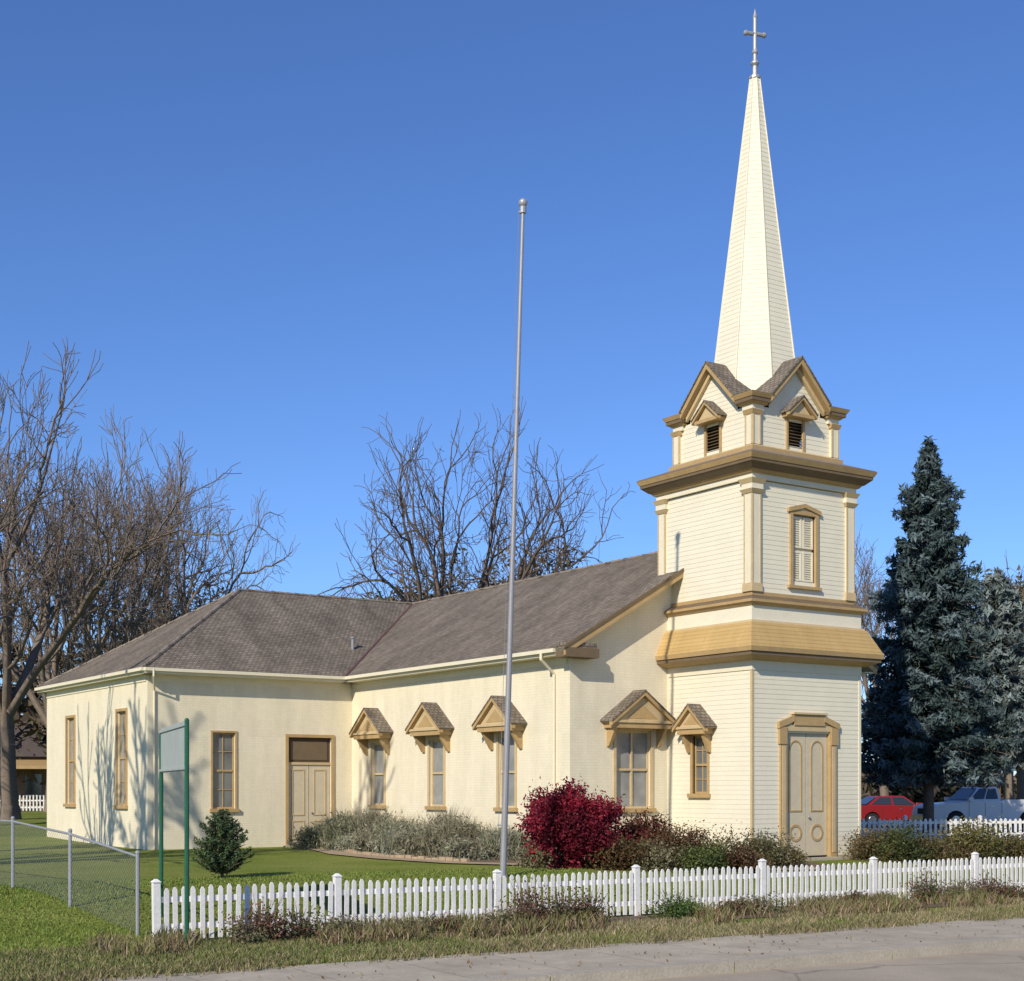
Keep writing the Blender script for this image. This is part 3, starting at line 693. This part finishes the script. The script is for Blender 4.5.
for px,Y,rx,h,c in ((878,38.6,.7,.7,0),(905,38.3,.75,.8,1),(945,38.5,.8,.65,0),(972,38.9,.9,.95,2),(1018,40,.8,.55,0)):
    cs=[[(.15,.105,.045),(.12,.105,.04),(.17,.125,.065)],[(.08,.11,.04),(.11,.135,.045),(.06,.07,.025)],[(.20,.175,.06),(.15,.155,.05),(.12,.11,.035)]][c]
    shrub('shrub',atpx(px,Y),Y,rx,.7,h,5500,.055,cs,clumps=40,csz=.26)
def stalks(name,pts,h,hvar,cols,w=.012,lean=.25,mt=M_NEEDLE,H=None):
    K=len(pts); x,y=pts[:,0],pts[:,1]; z=hz(x,y)
    H=(h if H is None else H)*rng.uniform(1-hvar,1+hvar,K)
    a=rng.uniform(0,6.283,K); lx=rng.normal(0,lean,K)*H; ly=rng.normal(0,lean,K)*H
    dx=np.cos(a)*w/2;dy=np.sin(a)*w/2
    P=np.stack([x,y,z],1)
    m=P+np.stack([lx*.4,ly*.4,H*.55],1); t=P+np.stack([lx,ly,H],1); D=np.stack([dx,dy,dx*0],1)
    V=np.concatenate([(P-D)[:,None],(P+D)[:,None],(m+D)[:,None],(m-D)[:,None],t[:,None]],1).reshape(-1,3)
    b=np.arange(K)*5
    F=np.concatenate([np.stack([b,b+1,b+2],1),np.stack([b,b+2,b+3],1),np.stack([b+3,b+2,b+4],1)])
    cc=np.array(cols)[rng.integers(0,len(cols),K)]*rng.uniform(.7,1.3,K)[:,None]
    return npmesh(name,V,F,mt,cols=np.repeat(cc,5,axis=0))
SAGES=[[(.25,.26,.18),(.30,.29,.21),(.19,.21,.12),(.33,.30,.21)],[(.22,.235,.13),(.27,.26,.16),(.16,.18,.09)],[(.28,.24,.16),(.23,.215,.13),(.18,.18,.11)]]
for q in range(13):
    cv=4.4+q*.82+rng.uniform(-.3,.3)
    for rr_ in range(2 if q%3 else 1):
        cu=-4.5-rr_*1.05+rng.uniform(-.25,.25);hh=rng.uniform(.65,1.15)*(1 if rr_==0 else .7);ra=rng.uniform(.5,.75)
        x,y=L2W(cu,cv)
        o=shrub('sage_shrub',x,y,ra,ra,hh,2600,.055,SAGES[rng.integers(0,3)],clumps=30,csz=.32,rmin=.3,aspect=2.6)
        n=700;th=rng.uniform(0,6.283,n);rr=np.sqrt(rng.uniform(0,1,n))*ra*.9
        s_=stalks('stalks',np.stack([x+rr*np.cos(th),y+rr*np.sin(th)],1),hh*1.1,.25,SAGES[rng.integers(0,3)],.018,.25,H=hh*(1.15-.4*(rr/ra)**2));s_.parent=o
def conifer(name,x,y,H,Rb,nwh,nbr,per,qs,cols,droop=.25,trunk_r=.2,power=1.0,bottom=.03):
    z0=float(hz(x,y))
    P=[];C=[];segs=[(0,0,-.2,0,0,H*.97,trunk_r,.02)]
    cc=np.array(cols)
    for i in range(nwh):
        f=i/(nwh-1); zz=H*(bottom+(1-bottom)*.97*f)
        Rr=Rb*(1-f)**power*rng.uniform(.78,1.12)+.04*Rb
        nb=max(4,int(nbr*(1-.6*f)))
        off=rng.uniform(0,6.28)
        for j in range(nb):
            an=off+6.283*j/nb+rng.uniform(-.2,.2); L=Rr*rng.uniform(.6,1.22)
            k=max(6,int(per*L/Rb))
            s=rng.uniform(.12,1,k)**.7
            side=rng.normal(0,.10,k)*L*(1.15-s)+rng.normal(0,.03*Rb,k)
            dz=-droop*L*s+ .18*L*s*s+rng.normal(0,.03*Rb,k)
            px_=np.cos(an)*L*s-np.sin(an)*side; py_=np.sin(an)*L*s+np.cos(an)*side
            P.append(np.stack([px_,py_,zz+dz],1))
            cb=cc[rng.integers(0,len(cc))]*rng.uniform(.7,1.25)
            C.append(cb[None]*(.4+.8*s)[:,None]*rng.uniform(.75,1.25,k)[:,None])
            segs.append((0,0,zz,math.cos(an)*L*.9,math.sin(an)*L*.9,zz-droop*L*.8,trunk_r*.18,.008))
    P=np.concatenate(P);C=np.concatenate(C);P[:,2]=np.maximum(P[:,2],.03)
    V,F=quads(P,qs,aspect=2.6)
    par=bpy.data.objects.new(name,None);col.objects.link(par);par.location=(x,y,z0)
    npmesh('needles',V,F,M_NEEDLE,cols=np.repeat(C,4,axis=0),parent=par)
    t=tubes('trunk',segs,M_BARK,5);t.parent=par
    return par
conifer('conifer_shrub',atpx(222,30.8),30.8,1.45,.66,18,14,90,.035,[(.055,.085,.035),(.07,.105,.04),(.04,.065,.03)],droop=-.35,trunk_r=.04,power=.6,bottom=.06)
BS=[(.05,.075,.072),(.07,.10,.10),(.035,.055,.052),(.10,.135,.14)]
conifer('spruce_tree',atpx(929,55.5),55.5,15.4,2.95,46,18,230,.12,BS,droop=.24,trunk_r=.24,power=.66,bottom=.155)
LS=[(.13,.16,.145),(.16,.19,.175),(.09,.11,.10)]
conifer('spruce_tree',atpx(998,82),82,14.2,3.0,34,15,110,.2,LS,droop=.2,trunk_r=.22,power=.5,bottom=.22)
def leafy(name,x,y,H,rx,n,cols,size=.25,clumps=130):
    z0=float(hz(x,y))
    u=rng.normal(size=(clumps,3));u/=np.linalg.norm(u,axis=1)[:,None]
    C=u*rng.uniform(.45,1.05,clumps)[:,None]*np.array([[rx,rx,H*.42]])+np.array([[0,0,H*.56]])
    k=rng.integers(0,clumps,n);P=C[k]+rng.normal(size=(n,3))*rx*.11
    ok=P[:,2]>.3;P=P[ok];k=k[ok]
    V,F=quads(P,size);cc=np.array(cols)[rng.integers(0,len(cols),clumps)]
    base=cc[k]*rng.uniform(.7,1.3,len(P))[:,None]
    par=bpy.data.objects.new(name,None);col.objects.link(par);par.location=(x,y,z0)
    npmesh('foliage',V,F,M_FAR,cols=np.repeat(base,4,axis=0),parent=par)
    S=tree_segs(int(abs(x*10))+5,H*.9,3,.7,.1,.3,.25,W=rx);t=tubes('trunk',S,M_BARK,5);t.parent=par
    return par
DK=[(.085,.068,.035),(.11,.085,.045),(.075,.072,.035),(.14,.10,.055)]
leafy('leafy_tree',atpx(395,92),92,14.8,4.0,8000,DK)
leafy('leafy_tree',atpx(455,90),90,15.8,5,9000,DK)
leafy('leafy_tree',atpx(540,94),94,17.3,4.3,8000,DK)
leafy('leafy_tree',atpx(200,98),98,15.5,6,9000,DK)
leafy('leafy_tree',atpx(120,96),96,13.5,6,8000,DK)
leafy('leafy_tree',atpx(1022,94),94,16.5,5,8000,[(.16,.15,.10),(.20,.18,.12),(.12,.115,.07),(.17,.14,.09)])
n=60000
t=rng.uniform(0,1,n);X=-130+260*t; Yb=112+12*np.sin(X*.05)+rng.uniform(-8,8,n)
hh=(5+3*np.sin(X*.13)+2.2*np.sin(X*.37+1)+1.5*np.sin(X*.9))*rng.uniform(0,1,n)**.8
P=np.stack([X,Yb,hz(X,Yb)+np.maximum(hh,.1)],1)
V,F=quads(P,.6,aspect=2.4);cc=np.array([(.09,.07,.05),(.12,.095,.07),(.08,.07,.04),(.16,.12,.09),(.06,.07,.035)])[rng.integers(0,5,n)]*rng.uniform(.7,1.3,n)[:,None]
npmesh('background_trees',V,F,M_FAR,cols=np.repeat(cc,4,axis=0))

# garden beds, path
def ribbon(name,pts,w,off,mt,sub=6):
    Vv=[];Ff=[];pp=[]
    for a_,b_ in zip(pts,pts[1:]):
        for i in range(sub): pp.append((a_[0]+(b_[0]-a_[0])*i/sub,a_[1]+(b_[1]-a_[1])*i/sub))
    pp.append(pts[-1])
    for i,p in enumerate(pp):
        q0=pp[max(0,i-1)];q1=pp[min(len(pp)-1,i+1)];dx=q1[0]-q0[0];dy=q1[1]-q0[1];l=math.hypot(dx,dy);nx,ny=-dy/l*w/2,dx/l*w/2
        for s_ in(-1,0,1):
            x,y=p[0]+s_*nx,p[1]+s_*ny;Vv.append((x,y,float(hz(x,y))+off))
    for i in range(len(pp)-1):
        for s_ in range(2):
            a_=i*3+s_;Ff.append((a_,a_+1,a_+4,a_+3))
    return npmesh(name,Vv,Ff,mt)
M_PATH=mat('path_stone',(.40,.30,.19),.95,.25,2.5,bump=.6,bscale=10)
pth=[L2W(-4.9,15.0),L2W(-5.9,12.8),L2W(-6.9,9.5),L2W(-7.1,6.5),L2W(-6.8,3.5),L2W(-5.4,1.0),L2W(-3,-1.6),L2W(0,-2.2)]
ribbon('garden_path',pth,.75,.03,M_PATH)
ribbon('garden_bed',[L2W(-4.8,14),L2W(-5.0,3.4),L2W(-4.0,.6),L2W(-1.6,0),L2W(-1.4,-.9),L2W(1,-1.1)],2.6,.018,M_SOIL)
sheet('border_bed',-1,28,-1.5,-.05,.012,M_SOIL,30,4)
mb=MB()
for i in range(len(pth)-4):
    a_,b_=pth[i],pth[i+1];L=math.hypot(b_[0]-a_[0],b_[1]-a_[1]);n=int(L/.3)
    for j in range(n):
        f=(j+.5)/n;x=a_[0]+(b_[0]-a_[0])*f;y=a_[1]+(b_[1]-a_[1])*f;dx,dy=(b_[0]-a_[0])/L,(b_[1]-a_[1])/L
        x+=-dy*.42;y+=dx*.42
        z=float(hz(x,y));s1=random.uniform(.11,.15);s2=random.uniform(.05,.08);hh_=random.uniform(.07,.12)
        W=(x,y,dx,dy,-dy,dx);mb.wbox(W,-s1,s1,z-.05,z+hh_,-s2,s2,M_PATH)
mb.obj('stone_edging')
GR=[(.12,.155,.035),(.16,.185,.05),(.10,.125,.035),(.22,.20,.09),(.29,.235,.13)]
def fpts(n,t0,t1,d0,d1):
    t=rng.uniform(t0,t1,n);d=rng.uniform(d0,d1,n);x=F0[0]+fe[0]*t+fn[0]*d;y=F0[1]+fe[1]*t+fn[1]*d;return np.stack([x,y],1)
stalks('grass',fpts(52000,-6,4,-3.95,-.3),.065,.6,GR,.012,.5)
p=fpts(50000,4,26,-3.95,-1.0);nz=np.sin(p[:,0]*1.1+p[:,1]*.7)+np.sin(p[:,0]*2.7-p[:,1]*1.9)+rng.normal(0,.6,len(p))
stalks('grass',p[nz>-.4],.06,.6,GR[2:]+[(.26,.20,.12),(.33,.26,.16)],.012,.5)
stalks('lawn_grass',np.concatenate([fpts(50000,-8,12,.1,7.5),fpts(18000,-14,-1,-1,12)]),.04,.5,[(.13,.19,.03),(.17,.225,.04),(.11,.155,.03),(.22,.24,.06)],.014,.5)
p=fpts(34000,-1.2,27,-2.1,.25); nz=np.sin(p[:,0]*2.1)+np.sin(p[:,0]*.83+2)+.6*np.sin(p[:,0]*5.3+p[:,1])+rng.normal(0,.5,len(p))
p=p[nz>.2];k_=rng.integers(0,3,len(p))
stalks('weeds',p[k_==0],.22,.6,[(.14,.145,.05),(.19,.17,.075),(.11,.125,.035)],.02,.4)
stalks('dry_weeds',p[k_>0],.18,.6,[(.30,.23,.14),(.22,.155,.09),(.15,.09,.05)],.016,.45)
p=fpts(20000,-6,27,-4.25,-3.2);nz=np.sin(p[:,0]*1.3+1)+np.sin(p[:,0]*3.1)+rng.normal(0,.7,len(p));stalks('weeds',p[nz>-.3],.085,.6,[(.18,.155,.075),(.27,.21,.12),(.12,.125,.045)],.016,.5)
for px,d,h,rx,c in ((262,-.9,.55,.45,0),(300,-.8,.42,.5,1),(345,-.9,.3,.4,2),(245,-1.1,.35,.3,2),(410,-1.0,.22,.4,2),(440,-.9,.25,.35,1),(527,-.7,.62,.42,0),(560,-.8,.5,.5,1),(590,-.8,.45,.4,0),(500,-.8,.3,.4,2),(672,-.7,.38,.45,3),(690,-.6,.25,.3,3),(760,-.6,.3,.5,2),(735,-.7,.24,.35,1),(820,-.6,.2,.5,2),(855,-.6,.25,.3,1),(930,-.5,.5,.45,1),(960,-.6,.35,.5,2),(985,-.6,.42,.4,0),(1010,-.6,.3,.4,1),(880,-.5,.2,.4,2)):
    s=(px-512)/1460
    bx,by=F0+fn*d; tt=(s*by-bx)/(fe[0]-s*fe[1]); x,y=FW(tt,d)
    cs=[[(.13,.06,.04),(.08,.07,.03),(.19,.08,.055)],[(.14,.10,.05),(.10,.12,.045),(.19,.10,.065)],[(.21,.195,.10),(.14,.155,.06),(.25,.20,.13)],[(.08,.14,.04),(.12,.18,.04),(.065,.105,.03)]][c]
    ro=shrub('rose_bush',x,y,rx,.35,h,1200,.04,cs,clumps=50,csz=.32,rmin=.25)
    sg_=[]
    for q in range(34):
        an=random.uniform(0,6.28);ll=random.uniform(.5,1.45)*h;sp_=random.uniform(.1,.9)*rx
        sg_.append((x,y,-.02,x+math.cos(an)*sp_*.5,y+math.sin(an)*sp_*.5,ll*.6,.007,.005));sg_.append((x+math.cos(an)*sp_*.5,y+math.sin(an)*sp_*.5,ll*.6,x+math.cos(an)*sp_,y+math.sin(an)*sp_,ll,.005,.003))
    t_=tubes('stems',sg_,M_BARK,3);t_.parent=ro
p=fpts(2600,-6,27,-6.3,6);V,F=quads(np.stack([p[:,0],p[:,1],hz(p[:,0],p[:,1])+.04],1),.035)
cc=np.array([(.25,.15,.06),(.18,.11,.05),(.30,.20,.08)])[rng.integers(0,3,len(p))];npmesh('fallen_leaves',V,F,M_LEAF,cols=np.repeat(cc,4,axis=0))

# ---------------- vehicles ----------------
M_SILV=mat('silver_paint',(.62,.62,.62),.3,.04,2,spec=.6,metal=.1);M_REDP=mat('red_paint',(.25,.015,.015),.3,.06,2,spec=.6);M_TYRE=mat('tyre',(.02,.02,.02),.8,.2,5);M_VG=mat('vehicle_glass',(.03,.035,.04),.06,.1,2,spec=.9);M_LAMP=mat('tail_lamp',(.35,.02,.015),.3,.1,2);M_HL=mat('head_lamp',(.7,.7,.68),.2,.1,2);M_CHR=mat('chrome',(.6,.6,.6),.2,.05,2,metal=.9)
def vehicle(name,kind,x,y,z,rot,paint):
    par=bpy.data.objects.new(name,None);col.objects.link(par);par.location=(x,y,z);par.rotation_euler=(0,0,rot)
    if kind=='pickup':
        L=5.4;w=.95;wh=.38;ax=(-1.75,1.65);top=[(-2.7,.55),(-2.7,1.2),(-2.62,1.28),(-.55,1.28),(-.5,1.22),(.95,1.2),(1.1,1.18),(2.35,1.08),(2.6,.98),(2.68,.8),(2.7,.5)]
        gh=[(-.5,1.22,-.38,1.82),(1.15,1.2,.45,1.82)];gw=(.88,.70)
    else:
        L=4.6;w=.87;wh=.32;ax=(-1.4,1.4);top=[(-2.3,.45),(-2.32,.8),(-2.2,.98),(-1.5,1.0),(.9,.95),(1.9,.85),(2.2,.72),(2.3,.55),(2.3,.4)]
        gh=[(-1.7,.98,-1.0,1.42),(1.0,.93,.25,1.42)];gw=(.80,.60)
    bot=[]
    for a_ in sorted(ax,reverse=True):
        rw=wh+.07
        for k in range(9):
            t=math.pi*k/8; bot.append((a_+rw*math.cos(t),wh+rw*math.sin(t)*.98 if 0<k<8 else .33))
    pr=top+[(top[-1][0],.33)]+bot+[(top[0][0],.33)]
    mb=MB();n=len(pr)
    for sg in(-1,1): mb.poly([(px,sg*w,pz) for px,pz in pr],paint)
    for i in range(n):
        j=(i+1)%n; mb.poly([(pr[i][0],-w,pr[i][1]),(pr[j][0],-w,pr[j][1]),(pr[j][0],w,pr[j][1]),(pr[i][0],w,pr[i][1])],paint)
    mb.box(-L/2+.1,L/2-.1,-w+.12,w-.12,.3,.6,M_TYRE)
    (bx0,bz0,tx0,tz0),(bx1,bz1,tx1,tz1)=gh;g0,g1=gw
    mb.hexa([(bx0,-g0,bz0-.05),(bx1,-g0,bz1-.05),(bx1,g0,bz1-.05),(bx0,g0,bz0-.05),(tx0,-g1,tz0),(tx1,-g1,tz1),(tx1,g1,tz1),(tx0,g1,tz0)],paint)
    lerp=lambda a,b,f:a+(b-a)*f
    for sg in(-1,1):
        for f0,f1 in ((.08,.47),(.52,.93)):
            q=[]
            for f,g in((f0,.15),(f1,.15),(f1*.94+.03,.88),(f0*.94+.03,.88)):
                xx=lerp(lerp(bx0,bx1,f),lerp(tx0,tx1,f),g);zz=lerp(lerp(bz0,bz1,f),lerp(tz0,tz1,f),g);q.append((xx,sg*(lerp(g0,g1,g)+.012),zz))
            mb.poly(q,M_VG)
        mb.box(L/2-.12,L/2+.01,sg*w*.62-.14,sg*w*.62+.14,.7 if kind=='pickup' else .58,.92 if kind=='pickup' else .72,M_HL)
        mb.box(-L/2-.03,-L/2+.08,sg*w*.88-.08,sg*w*.88+.08,.75,1.1 if kind=='pickup' else .92,M_LAMP)
        for a_ in ax:
            mb.tube((a_,sg*(w-.22),wh),(a_,sg*(w+.01),wh),wh,wh,M_TYRE,20);mb.tube((a_,sg*(w+.005),wh),(a_,sg*(w+.02),wh),wh*.62,wh*.55,M_CHR,14)
        y0_,y1_=sorted((sg*(g0+.02),sg*(g0+.2)))
        mb.box(bx1-.25,bx1-.05,y0_,y1_,bz1+.02,bz1+.18,paint)
        y0_,y1_=sorted((sg*w,sg*(w+.02)))
        mb.box(-.1,.06,y0_,y1_,.98 if kind=='pickup' else .8,1.01 if kind=='pickup' else .83,M_CHR)
        for xs_ in ((-.48,.3,1.05) if kind=='pickup' else (-.9,.05,.95)):
            mb.box(xs_-.008,xs_+.008,*sorted((sg*w,sg*(w+.004))),.45,1.15 if kind=='pickup' else .92,M_TYRE)
    for (ba,bb,ta,tb) in ((bx1,bz1,tx1,tz1),(bx0,bz0,tx0,tz0)):
        s_=.015 if ba>0 else -.015
        q=[(lerp(ba,ta,g)+s_,y_*(lerp(g0,g1,g)-.08),lerp(bb,tb,g)+.01) for g,y_ in((.12,-1),(.12,1),(.9,1),(.9,-1))];mb.poly(q,M_VG)
    mb.box(L/2-.03,L/2+.1,-w*.96,w*.96,.42,.6,M_CHR if kind=='pickup' else paint);mb.box(-L/2-.12,-L/2+.02,-w*.96,w*.96,.45,.62,M_CHR if kind=='pickup' else paint)
    mb.box(L/2-.05,L/2+.03,-w*.4,w*.4,.66,.9 if kind=='pickup' else .7,M_TYRE)
    if kind=='pickup': mb.box(-2.6,-.6,-w+.1,w-.1,1.27,1.288,M_TYRE)
    mb.obj('body',par)
    return par
lot=mat('asphalt_lot',(.18,.16,.14),.95,.2,.5)
sheet('parking_lot',22,110,9,34,.03,lot,30,20)
def gz(x,y): return float(hz(x,y))+.03
x,y=atpx(980,63),63; vehicle('pickup_truck','pickup',x,y,gz(x,y)+.1,R(192),M_SILV)
x,y=atpx(893,68),68; vehicle('car','sedan',x,y,gz(x,y)+.05,R(10),M_REDP)
# distant house on the left
hp=bpy.data.objects.new('house',None);col.objects.link(hp);hx,hy=atpx(0,92),92;hp.location=(hx,hy,float(hz(hx,hy)));hp.rotation_euler=(0,0,R(15))
mb=MB();M_HW=mat('house_siding',(.20,.15,.11),.8,.2,3);M_HR=mat('house_roof',(.10,.08,.075),.9,.25,3)
mb.box(-6,4,0,8,0,3.4,M_HW)
mb.hexa([(-6.5,-.5,3.4),(4.5,-.5,3.4),(4.5,8.5,3.4),(-6.5,8.5,3.4),(-6.5,3.9,6.2),(4.5,3.9,6.2),(4.5,4.1,6.2),(-6.5,4.1,6.2)],M_HR)
for xx in (-4,-1,2): mb.box(xx-.5,xx+.5,-.03,.03,1,2.3,M_VG);mb.box(xx-.6,xx+.6,-.06,-.035,.88,.98,M_WHITE)
for xx in (-5.8,-2.5,.8,3.8): mb.box(xx-.16,xx+.16,-2.3,-2.0,0,2.6,M_TAN)
mb.hexa([(-6.3,-2.6,2.6),(4.3,-2.6,2.6),(4.3,0,2.6),(-6.3,0,2.6),(-6.3,-2.6,2.8),(4.3,-2.6,2.8),(4.3,0,3.25),(-6.3,0,3.25)],M_TAN);mb.box(-6,4,-2.4,0,-.1,.3,M_CONC)
mb.obj('house_body',hp)

# ---------------- light / sky / camera ----------------
sx,sy=-.45,-.89;el=R(31);l=math.hypot(sx,sy)
sd=Vector((sx/l*math.cos(el),sy/l*math.cos(el),math.sin(el)))
sun=bpy.data.lights.new('sun','SUN');sun.energy=4.6;sun.angle=R(.5);sun.color=(1,.915,.77)
so=link(bpy.data.objects.new('sun',sun));so.rotation_euler=(-sd).to_track_quat('-Z','Y').to_euler()
w=bpy.data.worlds.new('World');scene.world=w;w.use_nodes=True;nt=w.node_tree;bg=nt.nodes['Background']
sk=nt.nodes.new('ShaderNodeTexSky');sk.sky_type='NISHITA';sk.sun_disc=False;sk.sun_elevation=el;sk.sun_rotation=math.atan2(sx,sy)
sk.altitude=300;sk.air_density=1.0;sk.dust_density=.1;sk.ozone_density=3.0
tint=nt.nodes.new('ShaderNodeMix');tint.data_type='RGBA';tint.blend_type='MULTIPLY';tint.inputs[0].default_value=1;tint.inputs[7].default_value=(.82,1.10,1.62,1)
nt.links.new(sk.outputs[0],tint.inputs[6]);nt.links.new(tint.outputs[2],bg.inputs[0]);bg.inputs[1].default_value=.09
cam=bpy.data.cameras.new('camera');co=link(bpy.data.objects.new('camera',cam));co.location=(0,0,2.4);co.rotation_euler=(R(90),0,0)
cam.sensor_fit='HORIZONTAL';cam.sensor_width=36;cam.lens=1460/1024*36;cam.shift_y=297.5/1024;cam.clip_end=4000
scene.camera=co
print('TREESEGS',TL)
